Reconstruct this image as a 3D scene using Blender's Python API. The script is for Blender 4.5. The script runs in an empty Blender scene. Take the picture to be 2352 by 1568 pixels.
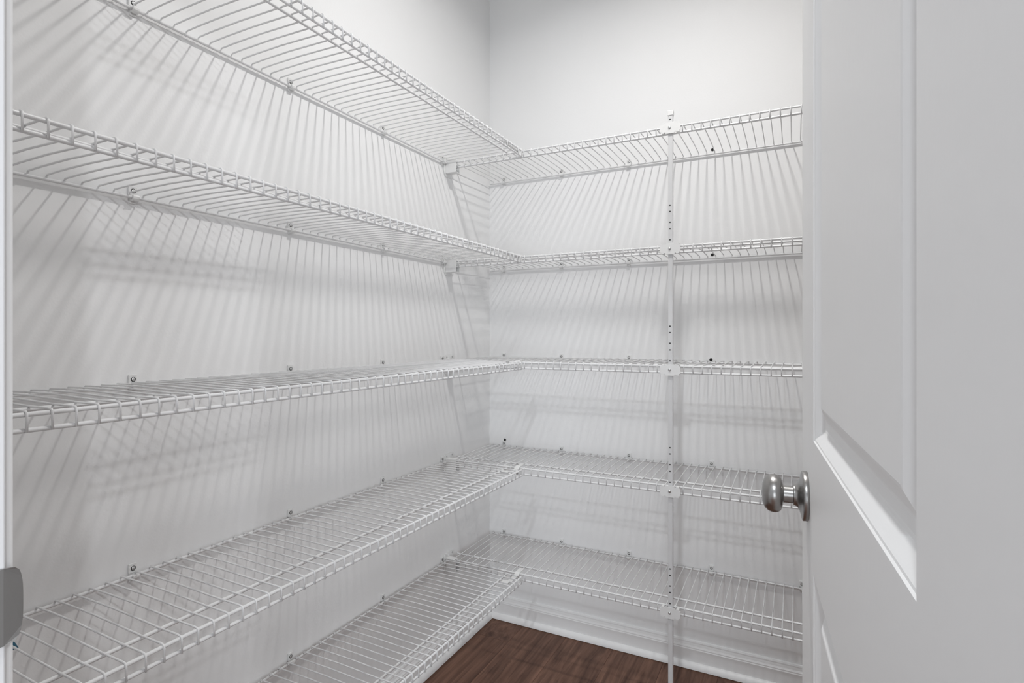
import bpy, bmesh, math
from mathutils import Vector, Matrix
C = bpy.context.scene.collection
PI = math.pi
sc = bpy.context.scene

# ------------------------------------------------------------------ camera, world, lights, exposure
CAM_H = 1.125
cam = bpy.data.cameras.new('camera')
cam.sensor_width = 36.0
cam.lens = 1291.6 / 2352 * 36.0
cam.shift_y = -15.5 / 2352
cam.clip_start = 0.01
cam_ob = bpy.data.objects.new('camera', cam)
cam_ob.location = (1.1003, -1.984, CAM_H)
cam_ob.rotation_euler = (PI / 2, 0, 0.4666)
C.objects.link(cam_ob)
sc.camera = cam_ob

sc.view_settings.view_transform = 'Standard'
sc.view_settings.look = 'None'
sc.view_settings.gamma = 1.0
sc.view_settings.use_curve_mapping = False
sc.view_settings.exposure = 0.0

world = bpy.data.worlds.new('world')
world.use_nodes = True
bg = world.node_tree.nodes['Background']
bg.inputs[0].default_value = (0.93, 0.96, 1.0, 1)
bg.inputs[1].default_value = 0.6
sc.world = world

LAMP = Vector((0.85, -0.82, 2.565))
LAMP_W, LAMP_SIZE = 11.3, 0.09


def point_light(name, loc, watts, radius, color=(1, 1, 1), parent=None):
    l = bpy.data.lights.new(name, 'POINT')
    l.energy = watts
    l.shadow_soft_size = radius
    l.color = color
    o = bpy.data.objects.new(name, l)
    C.objects.link(o)
    o.location = loc
    if parent:
        o.parent = parent
    return o


# downlights of the room outside the doorway
point_light('downlight', (1.02, -2.84, 2.515), 46.0, 0.05, (0.90, 0.95, 1.0))
point_light('downlight', (2.85, -3.05, 2.515), 60.0, 0.05, (0.95, 0.97, 1.0))


# unseen area light added as soft bluish fill, behind and right of the camera
wl = bpy.data.lights.new('doorway_fill', 'AREA')
wl.shape = 'RECTANGLE'
wl.size, wl.size_y = 2.6, 1.4
wl.energy = 100.0
wl.color = (0.88, 0.94, 1.0)
wo = bpy.data.objects.new('doorway_fill', wl)
C.objects.link(wo)
wo.location = (2.35, -4.5, 0.98)
wo.rotation_euler = (PI / 2, 0, 0.35)


# ------------------------------------------------------------------ materials
def principled(name, color, rough, metal=0.0, spec=0.5, bump=None, coat=0.0):
    m = bpy.data.materials.new(name)
    m.use_nodes = True
    nt = m.node_tree
    b = nt.nodes['Principled BSDF']
    b.inputs['Base Color'].default_value = (*color, 1)
    b.inputs['Roughness'].default_value = rough
    b.inputs['Metallic'].default_value = metal
    b.inputs['Specular IOR Level'].default_value = spec
    if coat:
        b.inputs['Coat Weight'].default_value = coat
    if bump:
        scale, dist, stretch = bump
        tc = nt.nodes.new('ShaderNodeTexCoord')
        mp = nt.nodes.new('ShaderNodeMapping')
        mp.inputs['Scale'].default_value = stretch
        nz = nt.nodes.new('ShaderNodeTexNoise')
        nz.inputs['Scale'].default_value = scale
        nz.inputs['Detail'].default_value = 4
        bp = nt.nodes.new('ShaderNodeBump')
        bp.inputs['Distance'].default_value = dist
        bp.inputs['Strength'].default_value = 1.0
        nt.links.new(tc.outputs['Object'], mp.inputs['Vector'])
        nt.links.new(mp.outputs['Vector'], nz.inputs['Vector'])
        nt.links.new(nz.outputs['Fac'], bp.inputs['Height'])
        nt.links.new(bp.outputs['Normal'], b.inputs['Normal'])
    return m


M_WALL = principled('wall_paint', (0.85, 0.85, 0.85), 0.75, spec=0.3, bump=(180, 0.0002, (1, 1, 1)))
M_CEIL = principled('ceiling_paint', (0.80, 0.80, 0.79), 0.9, spec=0.2, bump=(120, 0.0004, (1, 1, 1)))
M_TRIM = principled('trim_paint', (0.86, 0.86, 0.86), 0.35)
M_JAMB = principled('jamb_paint', (0.72, 0.72, 0.73), 0.35)
M_DOOR = principled('door_paint', (0.88, 0.88, 0.88), 0.42, bump=(90, 0.00022, (1, 1, 0.55)))
M_WIRE = principled('white_vinyl_wire', (0.76, 0.76, 0.765), 0.28)
M_PLASTIC = principled('white_plastic', (0.78, 0.78, 0.775), 0.4)
M_POLE = principled('white_enamel', (0.66, 0.66, 0.665), 0.32)
M_STEEL = principled('screw_steel', (0.62, 0.62, 0.62), 0.30, metal=1.0)
M_DARK = principled('dark_hole', (0.015, 0.015, 0.015), 0.9)
M_NICKEL = principled('satin_nickel', (0.36, 0.352, 0.345), 0.31, metal=1.0)
M_STRIKE = principled('dull_strike_metal', (0.30, 0.295, 0.29), 0.55, metal=0.75)
M_TAPE = principled('blue_tape', (0.05, 0.16, 0.24), 0.6)
M_SUB = principled('subfloor_dark', (0.05, 0.028, 0.02), 0.9)


def wood_material():
    m = bpy.data.materials.new('dark_brown_plank')
    m.use_nodes = True
    nt = m.node_tree
    N, L = nt.nodes, nt.links
    b = N['Principled BSDF']
    b.inputs['Roughness'].default_value = 0.55
    b.inputs['Specular IOR Level'].default_value = 0.25
    tc = N.new('ShaderNodeTexCoord')
    oi = N.new('ShaderNodeObjectInfo')
    add = N.new('ShaderNodeVectorMath')
    add.operation = 'ADD'
    comb = N.new('ShaderNodeCombineXYZ')
    mul = N.new('ShaderNodeMath')
    mul.operation = 'MULTIPLY'
    mul.inputs[1].default_value = 37.0
    L.new(oi.outputs['Random'], mul.inputs[0])
    L.new(mul.outputs[0], comb.inputs['X'])
    L.new(mul.outputs[0], comb.inputs['Y'])
    L.new(tc.outputs['Object'], add.inputs[0])
    L.new(comb.outputs[0], add.inputs[1])

    def noise(scale, stretch, detail, dist=0.0):
        mp = N.new('ShaderNodeMapping')
        mp.inputs['Scale'].default_value = stretch
        n = N.new('ShaderNodeTexNoise')
        n.inputs['Scale'].default_value = scale
        n.inputs['Detail'].default_value = detail
        n.inputs['Roughness'].default_value = 0.65
        n.inputs['Distortion'].default_value = dist
        L.new(add.outputs[0], mp.inputs['Vector'])
        L.new(mp.outputs['Vector'], n.inputs['Vector'])
        return n
    grain = noise(60, (1.0, 0.045, 1), 6, 0.6)
    broad = noise(7, (1.0, 0.22, 1), 3, 1.4)
    r1 = N.new('ShaderNodeValToRGB')
    r1.color_ramp.elements[0].position = 0.30
    r1.color_ramp.elements[0].color = (0.085, 0.043, 0.030, 1)
    r1.color_ramp.elements[1].position = 0.70
    r1.color_ramp.elements[1].color = (0.24, 0.132, 0.092, 1)
    L.new(grain.outputs['Fac'], r1.inputs['Fac'])
    r2 = N.new('ShaderNodeValToRGB')
    r2.color_ramp.elements[0].position = 0.3
    r2.color_ramp.elements[0].color = (0.72, 0.70, 0.70, 1)
    r2.color_ramp.elements[1].position = 0.7
    r2.color_ramp.elements[1].color = (1.15, 1.12, 1.10, 1)
    L.new(broad.outputs['Fac'], r2.inputs['Fac'])
    mx = N.new('ShaderNodeMix')
    mx.data_type = 'RGBA'
    mx.blend_type = 'MULTIPLY'
    mx.inputs['Factor'].default_value = 1.0
    L.new(r1.outputs['Color'], mx.inputs['A'])
    L.new(r2.outputs['Color'], mx.inputs['B'])
    L.new(mx.outputs['Result'], b.inputs['Base Color'])
    bp = N.new('ShaderNodeBump')
    bp.inputs['Distance'].default_value = 0.0004
    L.new(grain.outputs['Fac'], bp.inputs['Height'])
    L.new(bp.outputs['Normal'], b.inputs['Normal'])
    return m


M_WOOD = wood_material()


# ------------------------------------------------------------------ helpers
def make(name, bm, mat, parent=None, smooth=False, loc=None):
    me = bpy.data.meshes.new(name)
    bmesh.ops.recalc_face_normals(bm, faces=bm.faces[:])
    bm.to_mesh(me)
    bm.free()
    me.materials.append(mat)
    if smooth:
        for p in me.polygons:
            p.use_smooth = True
        try:
            me.set_sharp_from_angle(angle=math.radians(40))
        except Exception:
            pass
    o = bpy.data.objects.new(name, me)
    C.objects.link(o)
    if parent:
        o.parent = parent
    if loc:
        o.location = loc
    return o


def empty(name, loc, rz=0.0):
    o = bpy.data.objects.new(name, None)
    o.empty_display_size = 0.05
    C.objects.link(o)
    o.location = loc
    o.rotation_euler = (0, 0, rz)
    return o


def tag(o, label, cat, group=None):
    o['label'] = label
    o['category'] = cat
    if group:
        o['group'] = group
    return o


def struct(o):
    o['kind'] = 'structure'
    return o


def add_box(bm, lo, hi, bevel=0.0, seg=2):
    lo, hi = Vector(lo), Vector(hi)
    r = bmesh.ops.create_cube(bm, size=1.0)
    vs = r['verts']
    for v in vs:
        v.co = Vector([(lo[i] + hi[i]) / 2 + v.co[i] * (hi[i] - lo[i]) for i in range(3)])
    if bevel:
        es = list({e for v in vs for e in v.link_edges})
        bmesh.ops.bevel(bm, geom=es, offset=bevel, segments=seg, profile=0.5, affect='EDGES')
    return vs


def box(lo, hi, bevel=0.0, seg=2):
    bm = bmesh.new()
    add_box(bm, lo, hi, bevel, seg)
    return bm


def add_tube(bm, pts, rad, n=6, cap=True, cap_round=False):
    pts = [Vector(p) for p in pts]
    rads = rad if isinstance(rad, (list, tuple)) else [rad] * len(pts)
    rings = []
    ref = None
    for i, p in enumerate(pts):
        a = pts[max(i - 1, 0)]
        b = pts[min(i + 1, len(pts) - 1)]
        t = (b - a).normalized()
        if ref is None:
            ref = Vector((0, 0, 1)) if abs(t.z) < 0.9 else Vector((1, 0, 0))
            if abs(t.y) > 0.99:
                ref = Vector((0, 0, 1))
        s = t.cross(ref)
        if s.length < 1e-6:
            s = t.cross(Vector((0, 1, 0)))
        s.normalize()
        u = s.cross(t).normalized()
        ref = u
        rings.append([bm.verts.new(p + rads[i] * (math.cos(2 * PI * k / n) * s + math.sin(2 * PI * k / n) * u)) for k in range(n)])
    for r0, r1 in zip(rings, rings[1:]):
        for k in range(n):
            bm.faces.new((r0[k], r0[(k + 1) % n], r1[(k + 1) % n], r1[k]))
    if cap:
        bm.faces.new(rings[0][::-1])
        bm.faces.new(rings[-1])


def add_lathe(bm, prof, origin, axis, n=24):
    """prof: list of (radius, distance along axis)"""
    origin, axis = Vector(origin), Vector(axis).normalized()
    ref = Vector((0, 0, 1)) if abs(axis.z) < 0.9 else Vector((1, 0, 0))
    s = axis.cross(ref).normalized()
    u = s.cross(axis).normalized()
    rings = []
    for r, d in prof:
        c = origin + axis * d
        if r < 1e-6:
            rings.append([bm.verts.new(c)])
        else:
            rings.append([bm.verts.new(c + r * (math.cos(2 * PI * k / n) * s + math.sin(2 * PI * k / n) * u)) for k in range(n)])
    for r0, r1 in zip(rings, rings[1:]):
        for k in range(n):
            k2 = (k + 1) % n
            if len(r0) == 1 and len(r1) == 1:
                continue
            if len(r0) == 1:
                bm.faces.new((r0[0], r1[k2], r1[k]))
            elif len(r1) == 1:
                bm.faces.new((r0[k], r0[k2], r1[0]))
            else:
                bm.faces.new((r0[k], r0[k2], r1[k2], r1[k]))
    for r in (rings[0], rings[-1]):
        if len(r) > 2:
            bm.faces.new(r)


def add_prism(bm, poly, axis, a, b):
    """extrude a 2D polygon along an axis: axis 'x' -> poly in (y,z); 'y' -> (x,z); 'z' -> (x,y)"""
    def P(p, t):
        if axis == 'x':
            return Vector((t, p[0], p[1]))
        if axis == 'y':
            return Vector((p[0], t, p[1]))
        return Vector((p[0], p[1], t))
    v0 = [bm.verts.new(P(p, a)) for p in poly]
    v1 = [bm.verts.new(P(p, b)) for p in poly]
    n = len(poly)
    for k in range(n):
        bm.faces.new((v0[k], v0[(k + 1) % n], v1[(k + 1) % n], v1[k]))
    bm.faces.new(v0[::-1])
    bm.faces.new(v1)


def add_strip(bm, pts, width_dir, width, thick_pts=None, t=0.0016):
    """a bent flat strap: pts is its centre path, width_dir a unit vector, t its thickness"""
    w = Vector(width_dir).normalized() * width / 2
    pts = [Vector(p) for p in pts]
    rings = []
    for i, p in enumerate(pts):
        a = pts[max(i - 1, 0)]
        b = pts[min(i + 1, len(pts) - 1)]
        nrm = (b - a).normalized().cross(w.normalized()).normalized() * t / 2
        rings.append([bm.verts.new(q) for q in (p - w - nrm, p + w - nrm, p + w + nrm, p - w + nrm)])
    for r0, r1 in zip(rings, rings[1:]):
        for k in range(4):
            bm.faces.new((r0[k], r0[(k + 1) % 4], r1[(k + 1) % 4], r1[k]))
    bm.faces.new(rings[0][::-1])
    bm.faces.new(rings[-1])


# ------------------------------------------------------------------ room shell
XR = 1.70       # right wall
YF = -1.80      # inside face of the wall with the doorway
YO = -1.915     # its outside face
ZC = 2.60
JX = 0.6277     # face of the left jamb
HX = 1.205      # right side of the opening
HEAD = 2.045

struct(make('wall_left', box((-0.1, YF, 0), (0, 0.1, ZC)), M_WALL))
struct(make('wall_back', box((0, 0, 0), (XR + 0.1, 0.1, ZC)), M_WALL))
struct(make('wall_right', box((XR, YF, 0), (XR + 0.1, 0, ZC)), M_WALL))
bm = bmesh.new()
add_box(bm, (-0.1, YO, 0), (JX - 0.018, YF, ZC))
add_box(bm, (HX + 0.018, YO, 0), (XR + 0.1, YF, ZC))
add_box(bm, (JX - 0.018, YO, HEAD + 0.018), (HX + 0.018, YF, ZC))
struct(make('wall_front', bm, M_WALL))
struct(make('ceiling', box((-0.1, YO, ZC), (XR + 0.1, 0.1, ZC + 0.1)), M_CEIL))

# floor: a dark bed carrying single planks
floor = struct(make('floor', box((-0.6, -4.2, -0.03), (3.4, 0.0, -0.0105)), M_SUB))
PW, PL = 0.178, 1.22
bm = box((0, 0, -0.010), (PW - 0.0005, PL - 0.0005, 0.0), 0.0004, 1)
plank0 = make('plank', bm, M_WOOD, floor)
first = True
ix = 0
x = -0.6 + 0.05
while x + PW < 3.4:
    off = [0.0, 0.43, 0.86, 0.21, 0.64][ix % 5]
    y = -4.15 - [0.12, 0.75, 0.33, 0.98, 0.55][ix % 5] * 0.9
    lens = 0
    while y < -0.02:
        o = plank0 if first else plank0.copy()
        if not first:
            C.objects.link(o)
            o.parent = floor
        first = False
        sy = min(1.0, (0.0 - y) / PL)
        o.location = (x, y, 0)
        o.scale = (1, sy, 1)
        y += PL
    x += PW
    ix += 1


# baseboards with ogee top, and quarter-round shoe
def base_profile():
    return [(0, 0), (0.014, 0), (0.014, 0.062), (0.0125, 0.0645), (0.0125, 0.068), (0.009, 0.073), (0.0065, 0.080), (0.0065, 0.084), (0.005, 0.0885), (0, 0.0895)]


def shoe_profile():
    pts = [(0.014, 0.0)]
    for k in range(7):
        a = PI / 2 * k / 6
        pts.append((0.014 + 0.014 * math.cos(a), 0.002 + 0.019 * math.sin(a)))
    return pts


def baseboard(name, axis, wall_sign, a, b):
    # axis 'x': runs along x on the back wall (depth is -y); 'y': runs along y (depth is wall_sign * x)
    bm = bmesh.new()
    if axis == 'x':
        add_prism(bm, [(-d, z) for d, z in base_profile()], 'x', a, b)
        o = struct(make(name, bm, M_TRIM))
        bm = bmesh.new()
        add_prism(bm, [(-d, z) for d, z in shoe_profile()], 'x', a, b)
    else:
        w = 0.0 if wall_sign > 0 else XR
        add_prism(bm, [(w + wall_sign * d, z) for d, z in base_profile()], 'y', a, b)
        o = struct(make(name, bm, M_TRIM))
        bm = bmesh.new()
        add_prism(bm, [(w + wall_sign * d, z) for d, z in shoe_profile()], 'y', a, b)
    make('shoe_moulding', bm, M_TRIM, o, smooth=True)
    return o


baseboard('baseboard_back', 'x', -1, 0.0, XR)
baseboard('baseboard_left', 'y', 1, YF, 0.0)
baseboard('baseboard_right', 'y', -1, YF, 0.0)

# door frame: jambs, head, inside casing with its thin rounded edge
bm = bmesh.new()
add_box(bm, (JX - 0.018, YO - 0.003, 0), (JX, YF, HEAD), 0.0012, 2)
jamb = struct(make('trim_1', bm, M_JAMB))
bm = bmesh.new()
add_box(bm, (HX, YO - 0.003, 0), (HX + 0.018, YF, HEAD))
struct(make('trim_2', bm, M_JAMB))
bm = bmesh.new()
add_box(bm, (JX, YO - 0.003, HEAD), (HX, YF, HEAD + 0.018))
struct(make('trim_3', bm, M_JAMB))


def casing_poly(x0, sgn):
    pr = [(0, 0), (0, 0.0045), (0.0012, 0.0062), (0.012, 0.0075), (0.022, 0.0105), (0.040, 0.0125), (0.052, 0.0150), (0.057, 0.0140), (0.057, 0)]
    return [(x0 + sgn * a, YF + b) for a, b in pr]


bm = bmesh.new()
add_prism(bm, casing_poly(JX - 0.005, -1), 'z', 0, HEAD + 0.06)
struct(make('trim_4', bm, M_TRIM, smooth=False))
bm = bmesh.new()
add_prism(bm, casing_poly(HX + 0.005, 1), 'z', 0, HEAD + 0.06)
struct(make('trim_5', bm, M_TRIM))

# strike plate on the left jamb, its lip curling past the jamb's edge
bm = bmesh.new()
SZ0, SZ1 = 0.9175, 0.9690


def lip_outline():
    pts = [(YF - 0.030, SZ0), (YF - 0.002, SZ0)]
    n = 18
    for k in range(n + 1):       # rounded end
        t = k / n
        zz = SZ0 + 0.0008 + (SZ1 - SZ0 - 0.0016) * t
        bul = 0.0042 + 0.0058 * (1 - abs(2 * t - 1) ** 3.2) ** 0.6
        pts.append((YF + bul, zz))
    pts += [(YF - 0.002, SZ1), (YF - 0.030, SZ1)]
    return pts


poly = lip_outline()
v0, v1 = [], []
for (yy, zz) in poly:
    curl = max(0.0, yy - (YF + 0.0045)) * 0.55
    v0.append(bm.verts.new((JX + 0.0003 - curl, yy, zz)))
    v1.append(bm.verts.new((JX + 0.0019 - curl, yy, zz)))
nn = len(poly)
for k in range(nn):
    bm.faces.new((v0[k], v0[(k + 1) % nn], v1[(k + 1) % nn], v1[k]))
bm.faces.new(v0[::-1])
bm.faces.new(v1)
make('strike_plate', bm, M_STRIKE, jamb)


# ------------------------------------------------------------------ the open door
DP, DT0, DT1 = 0.0645, 0.178, 0.766          # offset right of the camera, hinge end and latch end
ANG = 0.3927 - 0.4666
d_w = Vector((math.sin(ANG), math.cos(ANG), 0))      # along the door, away from the hinges
n_w = Vector((math.cos(ANG), -math.sin(ANG), 0))     # away from the camera
DW = DT1 - DT0
org = Vector((1.1003, -1.984, 0)) + n_w * DP + d_w * DT1   # latch edge at the visible face
DH0, DH1 = 0.008, 2.035
# local axes: X = from latch edge towards hinges, Y = out of the face (towards viewer), Z up
door_mat = Matrix(((-d_w.x, -n_w.x, 0, org.x), (-d_w.y, -n_w.y, 0, org.y), (0, 0, 1, 0), (0, 0, 0, 1)))
S0, S1 = 0.118, 0.4916                       # panel columns, measured from the latch edge
ROWS = [DH0, 0.24, 0.8795, 1.0163, 1.92, DH1]
bm = bmesh.new()
xs = [0.0, S0, S1, DW]


def quad(bm, pts):
    return bm.faces.new([bm.verts.new(p) for p in pts])


for i in range(3):
    for j in range(5):
        if i == 1 and j in (1, 3):
            continue
        quad(bm, [(xs[i], 0, ROWS[j]), (xs[i + 1], 0, ROWS[j]), (xs[i + 1], 0, ROWS[j + 1]), (xs[i], 0, ROWS[j + 1])])
T = -0.035
quad(bm, [(0, 0, DH0), (0, 0, DH1), (0, T, DH1), (0, T, DH0)])
quad(bm, [(DW, 0, DH0), (DW, 0, DH1), (DW, T, DH1), (DW, T, DH0)])
quad(bm, [(0, 0, DH0), (DW, 0, DH0), (DW, T, DH0), (0, T, DH0)])
quad(bm, [(0, 0, DH1), (DW, 0, DH1), (DW, T, DH1), (0, T, DH1)])
quad(bm, [(0, T, DH0), (DW, T, DH0), (DW, T, DH1), (0, T, DH1)])
bmesh.ops.remove_doubles(bm, verts=bm.verts[:], dist=1e-5)
door = struct(make('door_1', bm, M_DOOR))
door.matrix_world = door_mat
RINGS = [(0.0, 0.0), (0.0010, -0.0012), (0.0026, -0.0015), (0.0127, -0.0085), (0.0150, -0.0092), (0.0230, -0.0092), (0.0245, -0.0088), (0.0365, -0.0032), (0.0385, -0.0028)]
for (z0, z1) in ((ROWS[3], ROWS[4]), (ROWS[1], ROWS[2])):
    bm = bmesh.new()
    prev = None
    for ins, dep in RINGS:
        ring = [bm.verts.new(p) for p in ((S0 + ins, dep, z0 + ins), (S1 - ins, dep, z0 + ins), (S1 - ins, dep, z1 - ins), (S0 + ins, dep, z1 - ins))]
        if prev:
            for k in range(4):
                bm.faces.new((prev[k], prev[(k + 1) % 4], ring[(k + 1) % 4], ring[k]))
        prev = ring
    bm.faces.new(prev)
    make('panel', bm, M_DOOR, door)

# knob: rosette, stem and flattened ball
KX, KZ = 0.060, 0.945
knob = empty('door_knob', (KX, 0, KZ))
knob.parent = door
bm = bmesh.new()
add_lathe(bm, [(0.0, 0.0), (0.0268, 0.0), (0.0272, 0.0006), (0.0272, 0.0048), (0.0266, 0.0056), (0.0245, 0.0062), (0.0200, 0.0070), (0.0160, 0.0083), (0.0132, 0.0100), (0.0119, 0.0116), (0.0114, 0.0130), (0.0112, 0.0142), (0.0106, 0.0147), (0.0, 0.0147)], (0, 0, 0), (0, 1, 0), 48)
make('rosette', bm, M_NICKEL, knob, smooth=True)
bm = bmesh.new()
add_lathe(bm, [(0.0094, 0.0140), (0.0094, 0.0255)], (0, 0, 0), (0, 1, 0), 32)
make('stem', bm, M_NICKEL, knob, smooth=True)
bm = bmesh.new()
prof = [(0.0094, 0.0243), (0.0108, 0.0248), (0.0150, 0.0256), (0.0185, 0.0272), (0.0206, 0.0300), (0.0213, 0.0335), (0.0209, 0.0370), (0.0195, 0.0405), (0.0170, 0.0433), (0.0135, 0.0452), (0.0090, 0.0463), (0.0045, 0.0467), (0.0, 0.0468)]
add_lathe(bm, prof, (0, 0, 0), (0, 1, 0), 40)
make('knob', bm, M_NICKEL, knob, smooth=True)

# ------------------------------------------------------------------ closet lamp (above the frame)
lamp = empty('ceiling_light', (LAMP.x, LAMP.y, ZC))
tag(lamp, 'round white flush light on the closet ceiling', 'light')
bm = bmesh.new()
add_lathe(bm, [(0.0, 0.0), (0.085, 0.0), (0.085, -0.012), (0.070, -0.026), (0.060, -0.030), (0.060, -0.024), (0.0, -0.024)], (0, 0, 0), (0, 0, 1), 32)
make('housing', bm, M_PLASTIC, lamp, smooth=True)
l = bpy.data.lights.new('lamp_disc', 'AREA')
l.shape = 'DISK'
l.size = LAMP_SIZE
l.energy = LAMP_W
l.spread = math.radians(158)
l.color = (1.0, 0.985, 0.965)
lo = bpy.data.objects.new('lamp_disc', l)
C.objects.link(lo)
lo.parent = lamp
lo.location = (0, 0, LAMP.z - ZC)

# ------------------------------------------------------------------ wire shelves
ZS = [1.7303, 1.3823, 1.0333, 0.6835, 0.3338]
ORD = ['top', 'second', 'middle', 'fourth', 'lowest']
SP = 0.0254
RR, WR = 0.00305, 0.00155      # rod and wire radii
DEP_L, DEP_R = 0.2986, 0.3098
LIP = 0.0186
PH_L = [0.0002, 0.0182, 0.0225, 0.0043, 0.0225]
PH_R = [0.0229, 0.0006, 0.0007, 0.0241, 0.0023]


def wire_mesh(depth, mid):
    """one cross wire in a shelf's own frame: X runs out from the wall, Y along the shelf"""
    bm = bmesh.new()
    f = depth + RR + WR - 0.0006
    pts = [(0.0082, 0, -0.0008), (0.0086, 0, 0.0030), (0.0112, 0, 0.0050), (0.05, 0, 0.0062), (0.13, 0, 0.0068),
           (depth - mid, 0, RR + WR - 0.0006), (depth - 0.006, 0, RR + WR - 0.0004), (depth + 0.0012, 0, RR + WR - 0.0010),
           (f - 0.0005, 0, 0.0020), (f, 0, -0.0025), (f, 0, -LIP - 0.0022)]
    add_tube(bm, pts, WR, 6)
    me = bpy.data.meshes.new('wire')
    bmesh.ops.recalc_face_normals(bm, faces=bm.faces[:])
    bm.to_mesh(me)
    bm.free()
    for p in me.polygons:
        p.use_smooth = True
    me.materials.append(M_WIRE)
    return me


def rod_mesh(name, x, z, a, b):
    bm = bmesh.new()
    r = RR
    pts, rads = [], []
    for d, k in ((0.0, 0.45), (0.0006, 0.85), (0.002, 1.12), (0.007, 1.12), (0.0078, 1.0)):
        pts.append((x, a + d, z))
        rads.append(r * k)
    for d, k in ((0.0078, 1.0), (0.007, 1.12), (0.002, 1.12), (0.0006, 0.85), (0.0, 0.45)):
        pts.append((x, b - d, z))
        rads.append(r * k)
    add_tube(bm, pts, rads, 10)
    return bm


def make_shelf(name, origin, rz, depth, mid, a, b, phase, wires, label, group):
    t = empty(name, origin, rz)
    tag(t, label, 'shelf', group)
    make('back_rod', rod_mesh('back_rod', 0.0080, -0.0022, a, b), M_WIRE, t, smooth=True)
    make('middle_rod', rod_mesh('middle_rod', depth - mid, 0, a, b), M_WIRE, t, smooth=True)
    make('front_rod', rod_mesh('front_rod', depth, 0, a, b), M_WIRE, t, smooth=True)
    make('lip_rod', rod_mesh('lip_rod', depth, -LIP, a, b), M_WIRE, t, smooth=True)
    k = math.ceil((a + 0.004 - phase) / SP)
    while phase + k * SP < b - 0.004:
        o = bpy.data.objects.new('wire', wires)
        C.objects.link(o)
        o.parent = t
        o.location = (0, phase + k * SP, 0)
        k += 1
    return t


WL, WRm = wire_mesh(DEP_L, 0.0522), wire_mesh(DEP_R, 0.0558)
for i, z in enumerate(ZS):
    seen = ['seen from below', 'just above eye level', 'just below eye level', 'seen from above', 'nearest the brown floor'][i]
    make_shelf('wire_shelf', (0, 0, z - 0.0015), 0, DEP_L, 0.0522, -1.785, -0.3245, PH_L[i], WL,
               'white wire shelf on the left wall, %s of five, %s' % (ORD[i], seen), 'wire shelves on the left wall')
    make_shelf('wire_shelf', (0, 0, z), -PI / 2, DEP_R, 0.0558, 0.006, XR - 0.008, PH_R[i], WRm,
               'white wire shelf along the back wall behind the pole, %s of five' % ORD[i], 'wire shelves on the back wall')


# ------------------------------------------------------------------ wall clips
def make_clip():
    """X out of the wall, Y along it, origin at the rod's height"""
    t = empty('wall_clip', (0, 0, 0))
    bm = bmesh.new()
    add_box(bm, (0.0002, -0.0075, 0.0015), (0.0042, 0.0075, 0.0195), 0.0012, 2)      # tab with the screw
    # hook that cradles the rod from below
    pts = []
    for k in range(9):
        a = PI * 0.95 + (2 * PI * 0.62) * k / 8
        pts.append((0.0080 + 0.0050 * math.cos(a), -0.0022 + 0.0050 * math.sin(a)))
    outer = [(0.0080 + 0.0072 * math.cos(PI * 0.95 + 2 * PI * 0.62 * k / 8), -0.0022 + 0.0072 * math.sin(PI * 0.95 + 2 * PI * 0.62 * k / 8)) for k in range(9)]
    inner = [(0.0080 + 0.0034 * math.cos(PI * 0.95 + 2 * PI * 0.62 * k / 8), -0.0022 + 0.0034 * math.sin(PI * 0.95 + 2 * PI * 0.62 * k / 8)) for k in range(9)]
    for k in range(8):
        add_prism(bm, [inner[k], outer[k], outer[k + 1], inner[k + 1]], 'y', -0.0055, 0.0055)
    add_box(bm, (0.0002, -0.0055, -0.0130), (0.0030, 0.0055, 0.0020), 0.0008, 1)
    bmesh.ops.remove_doubles(bm, verts=bm.verts[:], dist=1e-6)
    make('body', bm, M_PLASTIC, t)
    bm = bmesh.new()
    add_lathe(bm, [(0.0043, 0.0043), (0.0043, 0.0050), (0.0036, 0.0050), (0.0036, 0.0043)], (0, 0, 0.0105), (1, 0, 0), 16)
    make('screw_recess', bm, M_DARK, t)
    bm = bmesh.new()
    add_lathe(bm, [(0.0034, 0.0042), (0.0033, 0.0052), (0.0022, 0.0062), (0.0, 0.0065)], (0, 0, 0.0105), (1, 0, 0), 12)
    make('screw', bm, M_STEEL, t, smooth=True)
    return t


def dup(root):
    r = root.copy()
    C.objects.link(r)
    for ch in root.children:
        c = ch.copy()
        C.objects.link(c)
        c.parent = r
        for g in ch.children:
            d = g.copy()
            C.objects.link(d)
            d.parent = c
    return r


clip0 = make_clip()
used = False


def place_clip(loc, rz, label, group):
    global used
    o = dup(clip0) if used else clip0
    used = True
    o.location = loc
    o.rotation_euler = (0, 0, rz)
    tag(o, label, 'clip', group)


NTH = ['nearest the corner', 'second from the corner', 'third from the corner', 'fourth from the corner', 'fifth from the corner']
YL = [-0.3442, -0.661, -1.0043, -1.3688]
XRC = [0.0665, 0.312, 0.570, 0.850]
for i, z in enumerate(ZS):
    for k, y in enumerate(YL):
        place_clip((0, y, z - 0.0015), 0, 'white screwed clip holding the left wall %s shelf, %s' % (ORD[i], NTH[k]), 'shelf clips on the left wall')
    for k, x in enumerate(XRC):
        if k == 3 and i < 3:
            continue
        place_clip((x, 0, z), -PI / 2, 'white screwed clip holding the back wall %s shelf, %s' % (ORD[i], NTH[k]), 'shelf clips on the back wall')
place_clip((1.119, 0, ZS[4]), -PI / 2, 'white screwed clip of the back wall lowest shelf, half hidden by the door', 'shelf clips on the back wall')


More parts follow.
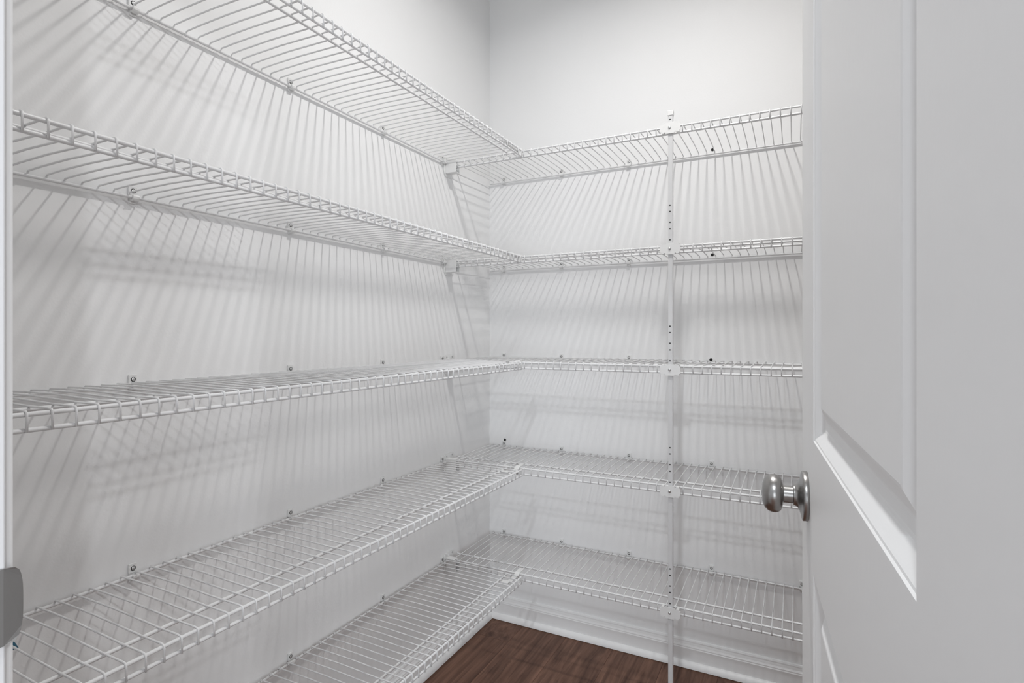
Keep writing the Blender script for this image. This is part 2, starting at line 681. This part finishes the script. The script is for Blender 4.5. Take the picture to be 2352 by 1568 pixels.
# empty anchor holes in the back wall
def anchor(x, z, label):
    t = empty('wall_anchor', (x, 0, z))
    tag(t, label, 'wall anchor', 'dark anchor holes in the back wall')
    bm = bmesh.new()
    add_lathe(bm, [(0.0032, 0.0002), (0.0052, 0.0002), (0.0050, 0.0012), (0.0034, 0.0014)], (0, 0, 0), (0, -1, 0), 16)
    make('rim', bm, M_DARK, t)
    bm = bmesh.new()
    add_lathe(bm, [(0.0, 0.0003), (0.0036, 0.0003), (0.0030, 0.0009), (0.0, 0.0009)], (0, 0, 0), (0, -1, 0), 12)
    make('hole', bm, M_DARK, t)
    return t


for i, (x, z) in enumerate(((0.853, 1.7444), (0.852, 1.3926), (0.848, 1.0411))):
    anchor(x, z, 'dark empty screw anchor in the back wall right of the pole, at the %s shelf' % ORD[i])
anchor(0.0695, 0.7080, 'dark empty screw anchor near the corner, above the fourth back shelf clip')


# ------------------------------------------------------------------ end brackets on the left wall
def make_bracket():
    t = empty('end_bracket', (0, 0, 0))
    bm = bmesh.new()
    out = []
    y0, y1, z0, z1 = -0.334, -0.268, -0.050, 0.021
    r = 0.012
    for cx, cz, a0 in ((y1 - r, z1 - r, 0), (y0 + r, z1 - r, PI / 2), (y0 + 0.022, z0 + 0.022, PI), (y1 - 0.022, z0 + 0.022, 1.5 * PI)):
        rr = r if cz > 0 else 0.022
        for k in range(5):
            a = a0 + PI / 2 * k / 4
            out.append((cx + rr * math.cos(a), cz + rr * math.sin(a)))
    add_prism(bm, out, 'x', 0.0003, 0.0030)
    make('wall_plate', bm, M_PLASTIC, t)
    bm = bmesh.new()
    a, b = 0.0030, 0.0455
    add_box(bm, (a, -0.3245, -0.038), (b, -0.3225, 0.0065), 0.0005, 1)     # front
    add_box(bm, (a, -0.3225, -0.038), (b, -0.2995, -0.0360), 0.0005, 1)    # bottom
    add_box(bm, (a, -0.3015, -0.0360), (b, -0.2995, -0.0090), 0.0005, 1)   # rear
    add_box(bm, (a, -0.3225, 0.0035), (b - 0.006, -0.2995, 0.0065), 0.0005, 1)
    make('rod_pocket', bm, M_PLASTIC, t)
    for y, z in ((-0.3165, 0.0125), (-0.2815, 0.0135)):
        bm = bmesh.new()
        add_lathe(bm, [(0.0032, 0.0029), (0.0030, 0.0039), (0.0, 0.0044)], (0, y, z), (1, 0, 0), 12)
        make('screw', bm, M_STEEL, t, smooth=True)
    return t


b0 = make_bracket()
for i, z in enumerate(ZS):
    o = b0 if i == 0 else dup(b0)
    o.location = (0, 0, z)
    tag(o, 'white plastic pocket bracket on the left wall holding the back wall %s shelf' % ORD[i], 'bracket', 'end brackets on the left wall')


# ------------------------------------------------------------------ corner straps joining left and right shelves
def make_strap():
    t = empty('corner_strap', (0, 0, 0))
    bm = bmesh.new()
    add_strip(bm, [(0.280, -0.281, 0.0058), (0.280, -0.300, 0.0056), (0.280, -0.311, 0.0062), (0.280, -0.319, 0.0030), (0.280, -0.326, -0.0006), (0.280, -0.350, -0.0008), (0.281, -0.388, -0.0008)], (1, 0, 0), 0.0165)
    make('strap', bm, M_PLASTIC, t)
    bm = bmesh.new()
    add_box(bm, (0.2660, -0.4070, 0.0066), (0.2905, -0.3890, 0.0086), 0.0006, 1)
    add_box(bm, (0.2760, -0.3905, -0.0016), (0.2860, -0.3870, 0.0084), 0.0006, 1)
    make('tab', bm, M_PLASTIC, t)
    bm = bmesh.new()
    add_box(bm, (0.284, -0.3170, -0.0200), (0.2985, -0.3146, 0.0040), 0.0005, 1)
    make('hook', bm, M_PLASTIC, t)
    return t


s0 = make_strap()
for i, z in enumerate(ZS):
    o = s0 if i == 0 else dup(s0)
    o.location = (0, 0, z)
    tag(o, 'white plastic strap joining the left and back %s shelves at their inner corner' % ORD[i], 'strap', 'corner straps between the shelves')

# ------------------------------------------------------------------ support pole
PX, PY, PHW = 0.7786, -0.3245, 0.0064
pole = empty('support_pole', (PX, PY, 0))
tag(pole, 'white square upright pole with punched holes, clamped to all five back shelves', 'pole')
bm = box((-PHW, -PHW, 0.0), (PHW, PHW, ZS[0] + 0.030), 0.0008, 2)
make('post', bm, M_POLE, pole)
bm = box((-PHW - 0.0016, -PHW - 0.0016, ZS[0] + 0.0265), (PHW + 0.0016, PHW + 0.0016, ZS[0] + 0.0415), 0.0016, 2)
make('cap', bm, M_PLASTIC, pole)
bm = box((-PHW - 0.0012, -PHW - 0.0012, 0.0), (PHW + 0.0012, PHW + 0.0012, 0.03), 0.001, 1)
make('foot', bm, M_PLASTIC, pole)
bm = bmesh.new()
add_lathe(bm, [(0.0, -PHW - 0.0004 + 0.0128), (0.0021, -PHW - 0.0004 + 0.0128), (0.0021, 0.0), (0.0, 0.0)], (0, 0, 0), (0, -1, 0), 10)
hole_me = None
bm.free()
bm = bmesh.new()
add_lathe(bm, [(0.0, 0.0), (0.0021, 0.0), (0.0021, 0.0004), (0.0, 0.0004)], (0, -PHW + 0.0001, 0), (0, -1, 0), 10)
hole0 = make('hole', bm, M_DARK, pole)
offs = [0.0164, 0.048, 0.067, 0.098, 0.116]
hz = [ZS[0] + 0.0150] + [z + o for z in ZS[1:] for o in offs]
for k, z in enumerate(hz):
    o = hole0 if k == 0 else hole0.copy()
    if k:
        C.objects.link(o)
        o.parent = pole
    o.location = (-0.0008, 0, z)


def clamp_mesh():
    bm = bmesh.new()
    w, h = 0.0290, 0.0150
    c = 0.0042
    # notched outline in (x, z)
    out = [(-w, -h + c), (-w + c, -h + c), (-w + c, -h), (-0.0165, -h), (-0.0165, -h + 0.0025), (-0.0130, -h + 0.0025), (-0.0130, -h - 0.001),
           (-0.009, -h - 0.0018), (0.009, -h - 0.0018),
           (0.0130, -h - 0.001), (0.0130, -h + 0.0025), (0.0165, -h + 0.0025), (0.0165, -h), (w - c, -h), (w - c, -h + c), (w, -h + c),
           (w, h - c), (w - c, h - c), (w - c, h), (0.0165, h), (0.0165, h - 0.0025), (0.0130, h - 0.0025), (0.0130, h + 0.001),
           (-0.0130, h + 0.001), (-0.0130, h - 0.0025), (-0.0165, h - 0.0025), (-0.0165, h), (-w + c, h), (-w + c, h - c), (-w, h - c)]
    add_prism(bm, out, 'y', -0.0105, -0.0078)
    # returns that reach back to the rods
    for s in (-1, 1):
        for z in (-h + 0.0005, h - 0.0045):
            lo, hi = sorted((s * 0.0175, s * (w - c)))
            add_box(bm, (lo, -0.0080, z), (hi, 0.0090, z + 0.0040), 0.0006, 1)
    return bm


clamp0 = make('clamp', clamp_mesh(), M_PLASTIC, pole)
bm = bmesh.new()
add_lathe(bm, [(0.0044, -0.0), (0.0042, 0.0012), (0.0030, 0.0024), (0.0, 0.0028)], (-0.0012, -0.0104, 0), (0, -1, 0), 16)
scr0 = make('screw', bm, M_STEEL, clamp0, smooth=True)
bm = bmesh.new()
add_box(bm, (-0.0026, -0.0134, -0.0002), (0.0002, -0.0128, 0.0002))
add_box(bm, (-0.0014, -0.0134, -0.0014), (-0.0010, -0.0128, 0.0014))
slot0 = make('screw_slot', bm, M_DARK, clamp0)
for k, z in enumerate(ZS):
    if k == 0:
        o = clamp0
    else:
        o = clamp0.copy()
        C.objects.link(o)
        o.parent = pole
        for ch in (scr0, slot0):
            s = ch.copy()
            C.objects.link(s)
            s.parent = o
    o.location = (0, 0, z - 0.0093)

# ------------------------------------------------------------------ scrap of blue tape on the left wall
bm = bmesh.new()
add_prism(bm, [(-1.575, 0.628), (-1.5395, 0.629), (-1.5440, 0.639), (-1.5475, 0.6445), (-1.575, 0.648)], 'x', 0.0, 0.0004)
tag(make('tape', bm, M_TAPE), 'small torn scrap of blue tape on the left wall beside the door frame', 'tape')
